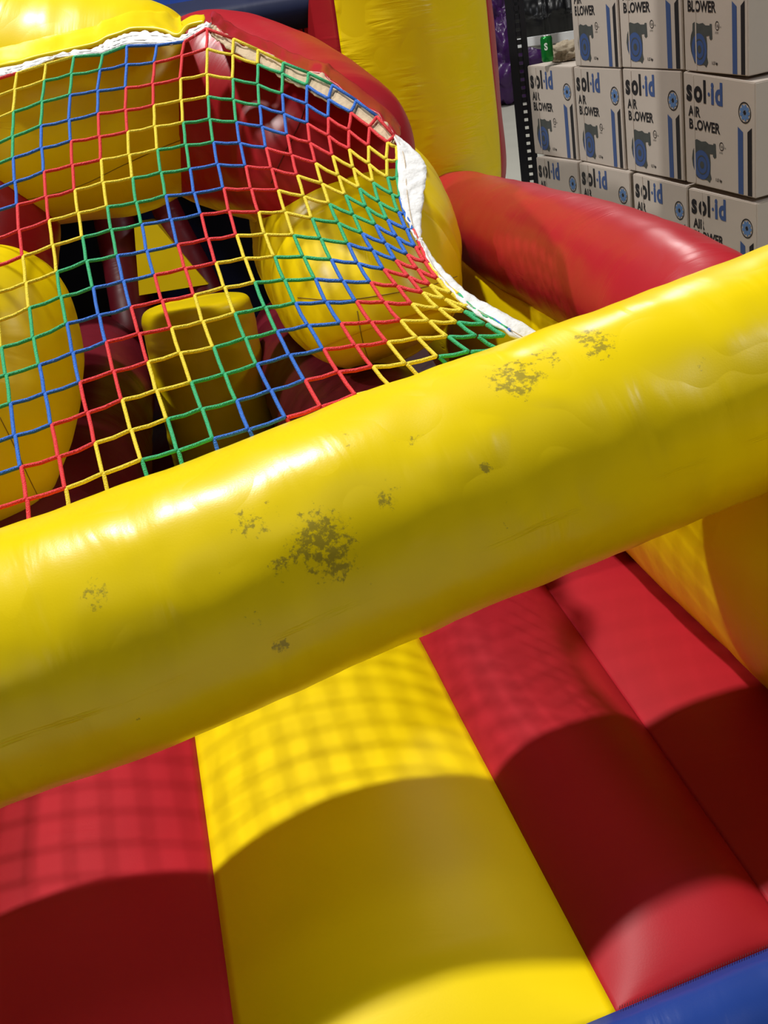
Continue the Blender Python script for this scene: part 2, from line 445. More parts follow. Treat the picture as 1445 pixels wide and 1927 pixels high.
# tower column
def column(name_parts, c, r, z0, z1, splits, n=96, m=60):
    """vertical inflated column whose skin is cut in coloured panels by angle"""
    for (nm, a0, a1, mat, lab) in splits:
        V = []; F = []; UV = []
        k = 40
        for i in range(m):
            t = i/(m-1); z = lerp(z0, z1, t)
            e = max(0, 1-abs(2*t-1)**9)**(1/9)
            e = max(e, 0.45)
            for j in range(k+1):
                a = math.radians(lerp(a0, a1, j/k))
                rr = r*e*(1+0.03*math.cos(3*a)) + 0.008*noise.noise(Vector((z*4, a*2, 2)))
                V.append(Vector((c[0]+math.sin(a)*rr, c[1]-math.cos(a)*rr, z))); UV.append((z, a*r))
        for i in range(m-1):
            for j in range(k):
                F.append((i*(k+1)+j, i*(k+1)+j+1, (i+1)*(k+1)+j+1, (i+1)*(k+1)+j))
        o = mesh(nm, V, F, mat, INF, uvs=UV); o['label'] = lab
        md = o.modifiers.new('t', 'SOLIDIFY'); md.thickness = 0.006; md.offset = -1
c = at(760, 250, 4.35)
RT = 0.40
column('tower', (c.x, c.y), RT, 0.72, 2.6, [
    ('tower_panel', -31, 66, m_yelr, 'yellow front panel of the tower'),
    ('tower_panel', -150, -31, m_red, 'red left panel of the tower'),
    ('tower_panel', 66, 150, m_red, 'red right edge panel of the tower'),
    ('tower_panel', 150, 210, m_yel, 'yellow rear panel of the tower')])

# inside of the tunnel
def slab(name, corners, depth, mat, lab=None, puff=0.03, n=14):
    """inflated panel from four px corners (TL,TR,BR,BL with depth), bulging to the viewer"""
    c3 = [at(*q) for q in corners]
    nrm = (c3[1]-c3[0]).cross(c3[3]-c3[0]).normalized()
    if nrm.dot(CAM-c3[0]) < 0: nrm = -nrm
    V = []; F = []; UV = []
    for s in (0, 1):
        for i in range(n+1):
            for j in range(n+1):
                u, v = j/n, i/n
                p = c3[0].lerp(c3[1], u).lerp(c3[3].lerp(c3[2], u), v)
                b = (1-abs(2*u-1)**3)*(1-abs(2*v-1)**3)
                V.append(p + nrm*(puff*b if s == 0 else -depth-puff*b)); UV.append((u, v))
    W = n+1; K = W*W
    for i in range(n):
        for j in range(n):
            a = i*W+j
            F.append((a, a+1, a+W+1, a+W)); F.append((K+a, K+a+W, K+a+W+1, K+a+1))
    for j in range(n):
        F.append((j, K+j, K+j+1, j+1)); a = n*W+j; F.append((a, a+1, K+a+1, K+a))
    for i in range(n):
        a = i*W; F.append((a, a+W, K+a+W, K+a)); a = i*W+n; F.append((a, K+a, K+a+W, a+W))
    o = fixn(mesh(name, V, F, mat, INF, uvs=UV))
    if lab: o['label'] = lab
    return o
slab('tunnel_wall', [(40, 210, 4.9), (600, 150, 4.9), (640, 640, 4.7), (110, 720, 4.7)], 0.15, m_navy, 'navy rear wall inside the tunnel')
V = []; F = []; UV = []
V, F = [], []
for i in range(25):
    for j in range(25):
        u, v = i/24, j/24
        V.append(Vector((lerp(-1.7, 0.12, u), lerp(4.3, 6.2, v), 1.60+0.06*math.sin(v*math.pi*5)**2))); UV.append((u*2, v*2))
for i in range(24):
    for j in range(24):
        a = i*25+j; F.append((a, a+25, a+26, a+1))
o = mesh('shade_roof', V, F, m_navy, INF, uvs=UV); o['label'] = 'added navy roof, out of view, shading the tunnel'  # added above the view to keep lamp light out of the tunnel
md = o.modifiers.new('t', 'SOLIDIFY'); md.thickness = 0.1; md.offset = -1
for xx in (-1.62, 0.07):  # added hidden walls that carry the shading roof and darken the tunnel
    V = []; F = []; box_geo(V, F, (xx, 5.25, 0.79), 0.14, 1.8, 1.58)
    o = mesh('shade_roof_support', V, F, m_navy, INF, smooth=False, uvs=[(v.x, v.z) for v in V]); o['label'] = 'added navy side wall under the unseen shading roof'
slab('wall_panel', [(845, 476, 3.65), (1075, 630, 2.68), (1075, 800, 2.75), (845, 720, 3.7)], 0.12, m_yel, 'yellow panel under the red side tube', puff=0.02)
sweep('wall_tube', [(-1.42-0.165*(2.3-y)*-1, y, 0.42, 0.24) for y in (4.4, 3.6, 2.9, 2.3, 1.8, 1.2, 0.6)], m_yel, INF, m=60, n=48, endpow=8, ry=1.5)['label'] = 'yellow side wall beyond the left edge'
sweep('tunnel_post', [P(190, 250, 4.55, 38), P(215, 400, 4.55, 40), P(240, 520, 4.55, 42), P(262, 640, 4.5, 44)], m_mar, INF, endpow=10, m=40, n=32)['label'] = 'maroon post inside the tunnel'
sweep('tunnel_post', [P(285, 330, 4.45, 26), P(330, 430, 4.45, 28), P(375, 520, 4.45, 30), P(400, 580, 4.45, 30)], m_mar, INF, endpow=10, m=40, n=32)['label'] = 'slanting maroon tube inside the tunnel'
V = []; F = []
tri = [at(252, 425, 4.38), at(292, 418, 4.38), at(392, 535, 4.38), at(262, 556, 4.38)]
bk = [p+Vector((0.02, 0.10, 0)) for p in tri]
o = mesh('tunnel_fin', tri+bk, [(0, 1, 2, 3), (7, 6, 5, 4), (0, 4, 5, 1), (1, 5, 6, 2), (2, 6, 7, 3), (3, 7, 4, 0)], m_yel, INF, smooth=False)
o['label'] = 'yellow wedge fin inside the tunnel'
# maroon inner floor cushions
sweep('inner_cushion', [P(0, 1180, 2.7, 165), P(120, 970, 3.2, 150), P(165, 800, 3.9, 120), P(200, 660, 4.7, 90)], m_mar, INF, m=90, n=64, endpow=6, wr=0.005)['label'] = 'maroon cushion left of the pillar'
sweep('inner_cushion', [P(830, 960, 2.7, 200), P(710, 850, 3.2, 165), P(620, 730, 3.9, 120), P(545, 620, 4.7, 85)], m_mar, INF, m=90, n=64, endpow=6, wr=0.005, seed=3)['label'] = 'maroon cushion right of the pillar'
V = []; F = []; UV = []
for i in range(31):
    for j in range(41):
        x, y = lerp(-1.5, 0.75, j/40), lerp(2.9, 5.2, i/30)
        V.append(Vector((x, y, 0.05+0.03*abs(math.sin((y-2.9)*4))+0.004*noise.noise(Vector((x*5, y*5, 0)))))); UV.append((x, y))
for i in range(30):
    for j in range(40):
        a = i*41+j; F.append((a, a+1, a+42, a+41))
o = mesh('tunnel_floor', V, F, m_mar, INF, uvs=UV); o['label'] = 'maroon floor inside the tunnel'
md = o.modifiers.new('t', 'SOLIDIFY'); md.thickness = 0.045; md.offset = -1
_t = at(366, 566, 4.0)
_pr = 106*4.0/FPX
sweep('pillar', [(_t.x, _t.y-0.12*q, _t.z-q, _pr) for q in (0, 0.15, 0.3, 0.45, _t.z)], m_yel, INF, m=90, n=64, endpow=12, ends=(True, False), wr=0.004, up=(1, 0, 0))['label'] = 'yellow pop-up pillar inside the tunnel'

# far end of the course
slab('rear_panel', [(180, -160, 5.6), (425, -160, 5.6), (500, 480, 5.9), (250, 520, 5.9)], 0.3, m_blu, 'blue panel behind the arch')
slab('rear_panel', [(395, -200, 5.3), (560, -200, 5.3), (680, 470, 5.6), (500, 500, 5.6)], 0.3, m_mar, 'maroon panel behind the arch')
V = []; F = []
tube_path(V, F, [at(530, -60, 5.0), at(538, 0, 5.0), at(552, 90, 5.0)], 0.018, 8)
mesh('strap', V, F, plain('black_webbing', (0.01, 0.01, 0.012), 0.7), INF)['label'] = 'black strap beside the tower'

# ------------------------------------------------------------------ rope net
def c1(l): return [(x/2.89, y/2.89) for x, y in l]
def c2(l): return [(400+x/2.89, y/2.89) for x, y in l]
def c4(l): return [(x/2.89, 400+y/2.89) for x, y in l]
def c5(l): return [(400+x/2.223, 300+y/2.223) for x, y in l]
NET = {}
def put(i, j0, pts):
    for k, p in enumerate(pts): NET[(i, j0+k)] = p
put(-1, 9, c4([(-25, 438), (-12, 590), (5, 735), (32, 885), (55, 1040), (80, 1215), (112, 1385), (145, 1560), (162, 1700)]))
put(0, 0, c1([(90, 398), (80, 490), (72, 610), (68, 745), (70, 860), (80, 990), (92, 1115), (103, 1255), (122, 1395)]) + c4([(140, 385), (158, 520), (180, 685), (212, 830), (243, 985), (278, 1155), (318, 1330), (355, 1500), (382, 1640)]))
put(1, 0, c1([(248, 350), (240, 440), (228, 555), (222, 685), (225, 808), (238, 935), (250, 1073), (265, 1200)]) + c4([(287, 180), (308, 325), (330, 460), (362, 605), (395, 765), (432, 925), (475, 1090), (515, 1255), (560, 1420), (600, 1590)]))
put(2, 0, c1([(400, 308), (388, 405), (380, 518), (375, 655), (385, 768), (393, 900), (405, 1035), (425, 1160)]) + c4([(447, 135), (470, 265), (505, 410), (537, 560), (575, 705), (617, 865), (662, 1020), (712, 1185), (768, 1345), (820, 1510)]))
put(3, 0, c1([(556, 298), (542, 382), (530, 495), (532, 618), (540, 745), (548, 870), (560, 995), (582, 1125)]) + c4([(605, 95), (635, 235), (670, 375), (710, 515), (755, 660), (802, 815), (850, 970), (908, 1125), (965, 1295), (1020, 1450)]))
put(4, 0, c1([(687, 250), (687, 352), (683, 478), (682, 600), (693, 718), (702, 845), (720, 970), (740, 1103)]) + c4([(770, 65), (797, 210), (838, 340), (880, 480), (930, 630), (978, 765), (1038, 925), (1097, 1070), (1158, 1230), (1220, 1390)]))
put(5, 0, c1([(850, 247), (838, 342), (830, 460), (835, 575), (842, 690), (855, 815), (875, 940), (900, 1065)]) + c4([(930, 40), (965, 175), (1005, 305), (1055, 450), (1102, 595), (1160, 735), (1220, 880), (1285, 1025), (1352, 1180), (1420, 1330)]))
put(6, 0, c1([(1000, 228), (988, 305), (980, 430), (985, 548), (995, 668), (1010, 790), (1032, 920), (1055, 1052)]) + c4([(1092, 10), (1130, 145), (1172, 275), (1220, 408), (1275, 550), (1333, 685)]) + c5([(184, 858), (243, 968), (305, 1080), (370, 1195)]))
put(7, 0, c1([(1125, 155), (1125, 265), (1125, 405), (1130, 525), (1140, 650), (1160, 775), (1183, 895), (1215, 1025), (1245, 1150), (1285, 1280)]) + c5([(134, 414), (175, 515), (220, 620), (268, 720), (322, 820), (385, 925), (453, 1035), (520, 1150)]))
put(8, 0, c1([(1268, 210), (1265, 300), (1265, 430), (1270, 545), (1285, 665), (1305, 780), (1335, 905), (1365, 1030), (1405, 1155)]) + c5([(218, 314), (258, 408), (300, 505), (345, 602), (400, 695), (463, 795), (525, 890), (598, 985), (670, 1090)]))
put(9, 0, c2([(245, 270), (245, 350), (245, 460), (255, 575), (268, 690), (290, 805), (320, 918), (355, 1035), (395, 1155)]) + c5([(338, 318), (380, 408), (428, 500), (475, 598), (535, 687), (598, 780), (668, 868), (745, 950), (820, 1040)]))
put(10, 0, c2([(382, 340), (378, 400), (378, 512), (388, 620), (405, 735), (430, 845), (460, 955), (497, 1070), (540, 1190)]) + c5([(452, 333), (495, 420), (545, 510), (600, 595), (662, 682), (730, 765), (808, 855), (890, 930), (970, 1010)]))
put(11, 0, c2([(520, 395), (512, 465), (512, 568), (515, 672), (530, 778), (560, 888), (595, 1000), (635, 1110), (683, 1213)]) + c5([(565, 352), (607, 435), (660, 515), (718, 598), (785, 675), (857, 748), (940, 825), (1030, 890)]))
put(12, 0, c2([(650, 460), (630, 540), (628, 640), (630, 740), (652, 848), (685, 958), (722, 1063), (765, 1170)]) + c5([(625, 310), (670, 382), (715, 460), (772, 530), (832, 605), (905, 678), (983, 742), (1075, 805), (1160, 860)]))
put(13, 0, c2([(780, 545), (752, 612), (740, 710), (742, 812), (765, 915), (798, 1025), (835, 1128)]) + c5([(681, 275), (723, 352), (765, 422), (820, 492), (877, 558), (945, 625), (1022, 682), (1105, 740), (1195, 795)]))
put(14, 0, c2([(893, 632), (852, 692), (847, 795), (850, 893), (873, 993), (905, 1100)]) + c5([(731, 253), (770, 325), (813, 398), (857, 460), (908, 525), (970, 585), (1050, 635), (1140, 690), (1225, 738)]))
put(15, 0, c2([(988, 740), (950, 775), (945, 870), (950, 967), (975, 1058)]) + c5([(777, 222), (810, 293), (848, 367), (888, 430), (940, 500), (1000, 562), (1070, 620), (1160, 668), (1238, 712)]))
put(16, 1, c2([(1000, 800), (1004, 877), (1004, 970), (1020, 1075), (1046, 1162), (1090, 1250), (1138, 1352)]) + c5([(905, 438), (960, 505), (1030, 565), (1090, 625), (1175, 672), (1250, 722)]))
for i in (-1, -2, -3, -4, -5, -6, -7):
    for j in range(-1, 18):
        if (i, j) in NET: continue
        a, b = NET.get((i+1, j)), NET.get((i+2, j))
        if a and b: NET[(i, j)] = (2*a[0]-b[0], 2*a[1]-b[1])
BT = [(-420, 1185), (0, 990), (200, 918), (400, 853), (600, 777), (722, 725), (900, 655), (1100, 590), (1300, 515), (1445, 462)]
BD = [(-420, 1.70), (0, 1.77), (400, 1.83), (722, 1.89), (1100, 1.97), (1445, 2.05)]
def net3(p, back=0.0):
    x, y = p; tt = interp(BT, x)-y
    d = interp(BD, x)
    if tt < 0: d2 = d + 0.03 + (-tt)*0.0004
    else: d2 = d + 0.03 + tt*0.00118
    return at(x, y, d2+back)
R_ROPE = 0.0038
net = empty('net', Vector((0, 0, 0)) + at(300, 500, 2.3) - INF.location); net.parent = INF
net['label'] = 'yellow, green, blue and red rope net'
zz = {}
for (i, j) in NET:
    s = i+j
    for (a, b) in (((i, j), (i+1, j)), ((i, j), (i, j+1))):
        if b in NET: zz.setdefault(s, []).append((a, b))
rng = random.Random(3)
for s in sorted(zz):
    edges = zz[s]; colr = (s//2) % 4
    # order the staircase: nodes alternate sum s (touching twine s-1) and s+1 (touching twine s+1)
    adj = {}
    for a, b in edges: adj.setdefault(a, []).append(b); adj.setdefault(b, []).append(a)
    seen = set(); V = []; F = []
    starts = [n for n in adj if len(adj[n]) == 1] + list(adj)
    for st in starts:
        if st in seen: continue
        chain = [st]; seen.add(st); cur = st
        while True:
            nx = [q for q in adj[cur] if q not in seen]
            if not nx: break
            cur = nx[0]; seen.add(cur); chain.append(cur)
        if len(chain) < 2: continue
        pts = []
        for k, n in enumerate(chain):
            c = net3(NET[n])
            if 0 < k < len(chain)-1:
                pa, pb = net3(NET[chain[k-1]]), net3(NET[chain[k+1]])
                ta, tb = (pa-c), (pb-c); la, lb = ta.length, tb.length
                ta.normalize(); tb.normalize()
                inward = (ta+tb)
                q = min(0.0065, la*.2, lb*.2)
                cc = c + inward*(R_ROPE*0.24)
                lift = (CAM-c).normalized()*(0.0012 if (s % 2) else -0.0012)
                cc = cc+lift
                pts += [cc+ta*q, cc+ta*q*0.3, cc+tb*q*0.3, cc+tb*q]
                # slight sag between the knots
                mid = (c+pb)/2 + Vector((rng.uniform(-.0008, .0008), 0, -0.0014+rng.uniform(-.0008, .0008)))
                pts.append(mid)
            else:
                pts.append(c)
        tube_path(V, F, pts, R_ROPE, 8)
    if V:
        o = mesh('rope', V, F, ROPE[colr], net); o['label'] = ROPE_N[colr]+' rope'

# ------------------------------------------------------------------ binding tapes along the edge of the net
def bd(x, y, back=0.0): return net3((x, y), back)
up1 = [(-300, 470), (-150, 415), (0, 375), (100, 355), (200, 325), (300, 300), (400, 280), (520, 262), (580, 225), (650, 200), (720, 178), (820, 175), (900, 185), (970, 208), (1040, 162), (1110, 130), (1150, 126)]
lo1 = [(-300, 515), (-150, 460), (0, 420), (90, 400), (200, 360), (300, 320), (400, 308), (500, 298), (570, 290), (640, 262), (700, 246), (850, 245), (930, 242), (990, 228), (1060, 195), (1110, 165), (1140, 148)]
rb = ribbon('binding_tape', [bd(*p, 0.0) for p in c1(up1)], [bd(*p, 0.0) for p in c1(lo1)], m_white, INF, thick=0.004, m=140, wav=0.005)
rb['label'] = 'white binding tape along the top of the net'
V = []; F = []
for pl in (0.25, 0.6, 0.8):
    tube_path(V, F, [bd(*p, -0.003) for p in [(lerp(a[0], b[0], pl), lerp(a[1], b[1], pl)) for a, b in zip(catmull(c1(up1), 90), catmull(c1(lo1), 90))]], 0.0012, 5)
mesh('piping', V, F, m_white, rb)
# yellow welt with its ragged edge above the tape
V = []; F = []
yw = [(-300, 455), (-150, 400), (0, 362), (100, 342), (200, 312), (300, 290), (400, 268), (520, 240), (580, 208), (650, 185), (720, 160), (820, 158), (900, 170), (970, 195), (1020, 145), (1110, 122)]
tube_path(V, F, [bd(*p, 0.004) for p in catmull(c1(yw), 100)], 0.0065, 8)
mesh('welt', V, F, m_yel, INF)['label'] = 'yellow welt above the white tape'
# front lip: yellow skin bridging from the arch top to the welt
topt = bvh(top)
A = []; B = []
for x, y in catmull(c1(yw), 60):
    q = hit(topt, x, y-34, 0.002)
    if q is None: q = bd(x, y-16, 0.10)
    A.append(q); B.append(bd(x, y, 0.004))
ribbon('front_lip', A, B, m_yel, INF, thick=0.004, m=60, cross=8, wav=0.006)['label'] = 'yellow lip joining the arch to the net'
up2 = c1([(1140, 128), (1175, 145), (1220, 185), (1290, 228), (1400, 272)]) + c2([(330, 310), (400, 345), (500, 388), (600, 405), (650, 450), (780, 540), (890, 625), (960, 690), (1000, 750)])
lo2 = c1([(1120, 160), (1160, 200), (1200, 230), (1270, 285), (1400, 345)]) + c2([(310, 385), (400, 440), (500, 482), (560, 520), (650, 565), (740, 612), (850, 690), (945, 765), (985, 790)])
ribbon('binding_tape', [bd(*p, 0.02) for p in up2], [bd(*p, 0.012) for p in lo2], m_beige, INF, thick=0.004, m=110, wav=0.006, seed=4)['label'] = 'inner side of the binding tape, shade in its beige colour'
A = []; B = []; rt_ = bvh(rtop)
for x, y in catmull(up2, 60):
    q = hit(rt_, x+6, y-22, 0.002)
    if q is None: q = bd(x+4, y-10, 0.15)
    A.append(q); B.append(bd(x, y, 0.016))
ribbon('front_lip', A, B, m_red, INF, thick=0.004, m=60, cross=8, wav=0.008, seed=2)['label'] = 'red lip joining the arch to the net'
lf = c2([(985, 735), (1003, 800), (1006, 880), (1012, 1030), (1035, 1130), (1070, 1230), (1105, 1300)]) + c5([(870, 350), (915, 445), (975, 525), (1050, 607), (1130, 665), (1240, 730), (1340, 790)])
rt = c2([(1005, 740), (1080, 800), (1150, 880), (1162, 940), (1150, 1060), (1133, 1200), (1135, 1290)]) + c5([(885, 350), (930, 425), (995, 492), (1055, 550), (1140, 602), (1240, 655), (1360, 725)])
wf = ribbon('binding_flap', [bd(*p, -0.004) for p in lf], [bd(*p, 0.01) for p in rt], m_white, INF, thick=0.0035, m=110, cross=7, wav=0.004, seed=8)
wf['label'] = 'white binding flap at the right end of the net'
V = []; F = []
tube_path(V, F, [bd(lerp(a[0], b[0], .28), lerp(a[1], b[1], .28), -0.004) for a, b in zip(catmull(lf, 70), catmull(rt, 70))], 0.0009, 5)
mesh('stitching', V, F, m_beige, wf)

# ------------------------------------------------------------------ cartons of blowers
m_card = plain('kraft_white_cardboard', (0.50, 0.43, 0.37), 0.75, bump=0.05, var=0.05, vscale=5)
m_pblk = plain('black_print', (0.012, 0.010, 0.012), 0.6)
m_pblu = plain('blue_print', (0.045, 0.085, 0.23), 0.6)
m_pfan = plain('light_blue_print', (0.10, 0.20, 0.42), 0.6)
m_pgry = plain('dark_grey_print', (0.06, 0.065, 0.06), 0.6, var=0.3, vscale=30)
m_pgap = plain('unprinted_cardboard', (0.50, 0.43, 0.37), 0.75)
m_tape = plain('clear_packing_tape', (0.56, 0.52, 0.46), 0.2)
def text_geo(txt, size, x, y, sx=1.0, bold=0.0):
    cu = bpy.data.curves.new('t', 'FONT'); cu.body = txt; cu.size = size; cu.resolution_u = 3; cu.offset = bold
    ob = bpy.data.objects.new('t', cu); COL.objects.link(ob)
    dg = bpy.context.evaluated_depsgraph_get(); me = bpy.data.meshes.new_from_object(ob.evaluated_get(dg))
    V = [(x+v.co.x*sx, y+v.co.y) for v in me.vertices]; F = [tuple(p.vertices) for p in me.polygons]
    bpy.data.objects.remove(ob); bpy.data.meshes.remove(me); bpy.data.curves.remove(cu)
    return V, F
def poly(pts): return list(pts), [tuple(range(len(pts)))]
def disc(cx, cy, rx, ry, n=28): return poly([(cx+rx*math.cos(2*math.pi*k/n), cy+ry*math.sin(2*math.pi*k/n)) for k in range(n)])
def ringg(cx, cy, rx, ry, w, n=32, a0=0, a1=360):
    V = []; F = []
    for k in range(n+1):
        a = math.radians(lerp(a0, a1, k/n)); V += [(cx+rx*math.cos(a), cy+ry*math.sin(a)), (cx+(rx-w)*math.cos(a), cy+(ry-w*ry/rx)*math.sin(a))]
    for k in range(n): F.append((2*k, 2*k+2, 2*k+3, 2*k+1))
    return V, F
def merge(lst):
    V = []; F = []
    for v, f in lst:
        b = len(V); V += v; F += [tuple(b+q for q in g) for g in f]
    return V, F
# artwork in unit square coordinates, u to the right and v up, for a face 1 wide and 1 high
petal = []
for k in range(9):
    a = 2*math.pi*k/9; ca, sa = math.cos(a), math.sin(a)
    pp = [(0.02, -0.006), (0.045, -0.020), (0.066, -0.014), (0.069, 0.007), (0.045, 0.015), (0.02, 0.004)]
    petal.append(poly([(0.86+(p[0]*ca-p[1]*sa), 0.735+(p[0]*sa+p[1]*ca)*1.05) for p in pp]))
T = text_geo
ART = [('brand_lettering', 'k', merge([T('s', 0.265, 0.045, 0.765, 0.80, 0.011), T('o', 0.265, 0.155, 0.765, 0.80, 0.011), T('l', 0.265, 0.285, 0.765, 0.80, 0.011)])),
       ('brand_lettering', 'b', merge([T('i', 0.265, 0.395, 0.765, 0.80, 0.011), T('d', 0.265, 0.455, 0.765, 0.80, 0.011), disc(0.368, 0.84, 0.016, 0.017, 12)])),
       ('product_lettering', 'k', merge([T('AIR', 0.125, 0.07, 0.625, 0.86, 0.004), T('BLOWER', 0.125, 0.07, 0.51, 0.88, 0.004)])),
       ('power_lettering', 'k', T('1.5 hp', 0.038, 0.44, 0.075, 1.0, 0.001)),
       ('certification_mark', 'k', merge([ringg(0.535, 0.40, 0.032, 0.038, 0.006), T('UL', 0.035, 0.517, 0.388), T('us', 0.025, 0.575, 0.385), T('LISTED', 0.022, 0.50, 0.335, 0.8)])),
       ('fan_emblem_ring', 'k', merge([ringg(0.86, 0.735, 0.085, 0.092, 0.010), disc(0.86, 0.735, 0.018, 0.019, 12)])),
       ('fan_emblem_blades', 'b', merge(petal)),
       ('stripe', 'k', poly([(0.895, 0.01), (0.955, 0.01), (0.955, 0.615), (0.895, 0.57)])),
       ('stripe', 'b', poly([(0.765, 0.01), (0.835, 0.01), (0.835, 0.565), (0.765, 0.605)]))]
def pm(l): return [((u-.16)*1.05+.10, (v-.125)*.93+.045) for u, v in l]
ART_PIC = merge([poly(pm([(0.17, 0.26), (0.16, 0.33), (0.175, 0.41), (0.20, 0.45), (0.205, 0.515), (0.235, 0.53), (0.30, 0.515), (0.36, 0.525), (0.40, 0.505), (0.46, 0.505), (0.465, 0.52), (0.495, 0.52), (0.50, 0.39),
                       (0.475, 0.375), (0.455, 0.39), (0.455, 0.415), (0.41, 0.41), (0.42, 0.33), (0.415, 0.22), (0.43, 0.17), (0.40, 0.125), (0.37, 0.145), (0.25, 0.145), (0.22, 0.16)]))])
ART_PIC2 = merge([disc(0.245, 0.195, 0.12, 0.135)])
ART_PIC3 = merge([ringg(0.25, 0.195, 0.078, 0.088, 0.010), disc(0.25, 0.195, 0.03, 0.034, 16)])
def box8(tl, tr, h, dep, hb=None):
    """front corners from two top points; returns 8 points"""
    bl = tl - Vector((0, 0, h)); br = tr - Vector((0, 0, hb or h))
    n = Vector((0.93, 0.365, 0)).normalized()
    if n.dot(tl-CAM) < 0: n = -n
    b = n*dep
    return [tl, tr, br, bl, tl+b, tr+b, br+b, bl+b], n
def carton(tl, tr, h, label, group='blower cartons stacked in three rows', gap=(0.26, 0.285), dep=0.42, hb=None, grounded=False):
    q, n = box8(tl, tr, h, dep, hb)
    aq = list(q[:4])
    if grounded: q, n = box8(tl, tr, tl.z-0.002, dep, tr.z-0.002)
    if grounded: q = [p-Vector((0, 0, 0.007 if k in (0, 1, 4, 5) else 0)) for k, p in enumerate(q)]
    cen = (q[2]+q[3]+q[6]+q[7])/4
    e = empty('shipping_carton', cen); tag(e, label, 'box', group)
    bm = bmesh.new(); vs = [bm.verts.new(p-cen) for p in q]
    for f in ((0, 1, 2, 3), (5, 4, 7, 6), (4, 5, 1, 0), (3, 2, 6, 7), (4, 0, 3, 7), (1, 5, 6, 2)): bm.faces.new([vs[k] for k in f])
    bmesh.ops.recalc_face_normals(bm, faces=bm.faces)
    bmesh.ops.bevel(bm, geom=list(bm.edges), offset=0.004, segments=2, affect='EDGES')
    me = bpy.data.meshes.new('carton_body'); bm.to_mesh(me); bm.free(); me.materials.append(m_card)
    o = bpy.data.objects.new('carton_body', me); COL.objects.link(o); o.parent = e
    def mp(u, v, lift): return aq[3].lerp(aq[2], u).lerp(aq[0].lerp(aq[1], u), v) - n*lift
    par = mesh('blower_picture', [mp(u, v, .0012) for u, v in ART_PIC[0]], ART_PIC[1], m_pgry, e, smooth=False)
    for nm, kk, (V, F) in ART:
        pic = mesh(nm, [mp(u, v, .0014) for u, v in V], F, m_pblk if kk == 'k' else (m_pfan if nm == 'fan_emblem_blades' else m_pblu), e, smooth=False)
        pic['label'] = ('black ' if kk == 'k' else 'blue ')+nm.replace('_', ' ')
    for nm, art, mt, lf in (('blower_wheel', ART_PIC2, m_pblu, .0018), ('blower_hub', ART_PIC3, m_pgry, .0024)):
        V, F = art; mesh(nm, [mp(u, v, lf) for u, v in V], F, mt, par, smooth=False)
    # bare strip where the flap edge broke the print
    g0, g1 = gap; V = []; F = []
    for (a, b2) in ((g0, g1),):
        k = len(V); V += [mp(a, .02, .003), mp(b2, .02, .003), mp(b2, .98, .003), mp(a, .98, .003)]
        V += [v+n*.0025 for v in V[k:k+4]]
        F += [tuple(k+x for x in f) for f in BF]
    mesh('bare_strip', V, F, m_pgap, e, smooth=False)
    return e
dX = [(992, 6.35), (1081, 5.92), (1171, 5.47), (1284, 5.0), (1421, 4.72)]
def cp(x, y, back=0.0, down=0.0): return at(x, y, interp(dX, x)+back) - Vector((0, 0, down))
carton(cp(992, 124), cp(1076, 126), 0.495, 'blower carton at the left end of the middle row, with the green can on top', gap=(0.184, 0.200))
carton(cp(1079, 126), cp(1167, 130), 0.495, 'blower carton in the middle row, second from the shelf post', gap=(0.153, 0.168))
carton(cp(1171, 129), cp(1281, 134), 0.495, 'blower carton in the middle row, second from the right end', gap=(0.145, 0.160))
carton(cp(1285, 135), cp(1421, 156), 0.495, 'blower carton at the right end of the middle row, standing slightly crooked', gap=(0.140, 0.155), hb=0.495)
carton(cp(1008, 292, 0.215, 0.004), cp(1086, 302, 0.215, 0.004), 0.49, grounded=True, label= 'blower carton at the left end of the bottom row beside the shelf post', gap=(0.202, 0.217))
carton(cp(1089, 303, 0.215, 0.004), cp(1184, 321, 0.215, 0.004), 0.49, grounded=True, label= 'blower carton in the bottom row, second from the shelf post', gap=(0.174, 0.190))
carton(cp(1190, 323, 0.215, 0.004), cp(1292, 347, 0.215, 0.004), 0.49, grounded=True, label= 'blower carton in the bottom row, second from the right end', gap=(0.182, 0.197))
carton(cp(1295, 350, 0.215, 0.004), cp(1424, 379, 0.215, 0.004), 0.49, grounded=True, label= 'blower carton at the right end of the bottom row', gap=(0.200, 0.215))
def upc(xb, yb, back=0.0): return cp(xb, yb, back) + Vector((0, 0, 0.495))
carton(upc(1083, 124), upc(1168, 128), 0.495, 'blower carton at the left end of the top row, beside the can', gap=(0.124, 0.140))
carton(upc(1171, 127), upc(1286, 132), 0.495, 'blower carton in the middle of the top row', gap=(0.145, 0.160))
carton(upc(1289, 133), upc(1408, 144), 0.495, 'blower carton at the right end of the top row', gap=(0.190, 0.205))

# ------------------------------------------------------------------ shelf, can and bundles
m_blkm = plain('black_painted_steel', (0.012, 0.013, 0.018), 0.35, 0.3)
m_galv = plain('bare_steel_beam', (0.75, 0.76, 0.76), 0.45, 0.1)
pb = at(985, 180, 6.55)
she = empty('storage_shelf', (pb.x, pb.y, 0)); tag(she, 'black slotted steel shelf post with pale crossbeam beside the cartons', 'shelf')
V = []; F = []
X = Vector((0.95, -0.30, 0)).normalized(); Y = Vector((0.3, 0.95, 0)).normalized()
hgt = 2.6; base = Vector((pb.x, pb.y, 0))
box_geo(V, F, base - X*0.033 + Vector((0, 0, hgt/2)), 0.050, 0.006, hgt, X, Y)
box_geo(V, F, base + X*0.033 + Vector((0, 0, hgt/2)), 0.036, 0.006, hgt, X, Y)
z = 0.03
while z < hgt:
    box_geo(V, F, base + X*0.0045 + Vector((0, 0, z)), 0.033, 0.006, 0.028, X, Y); z += 0.046
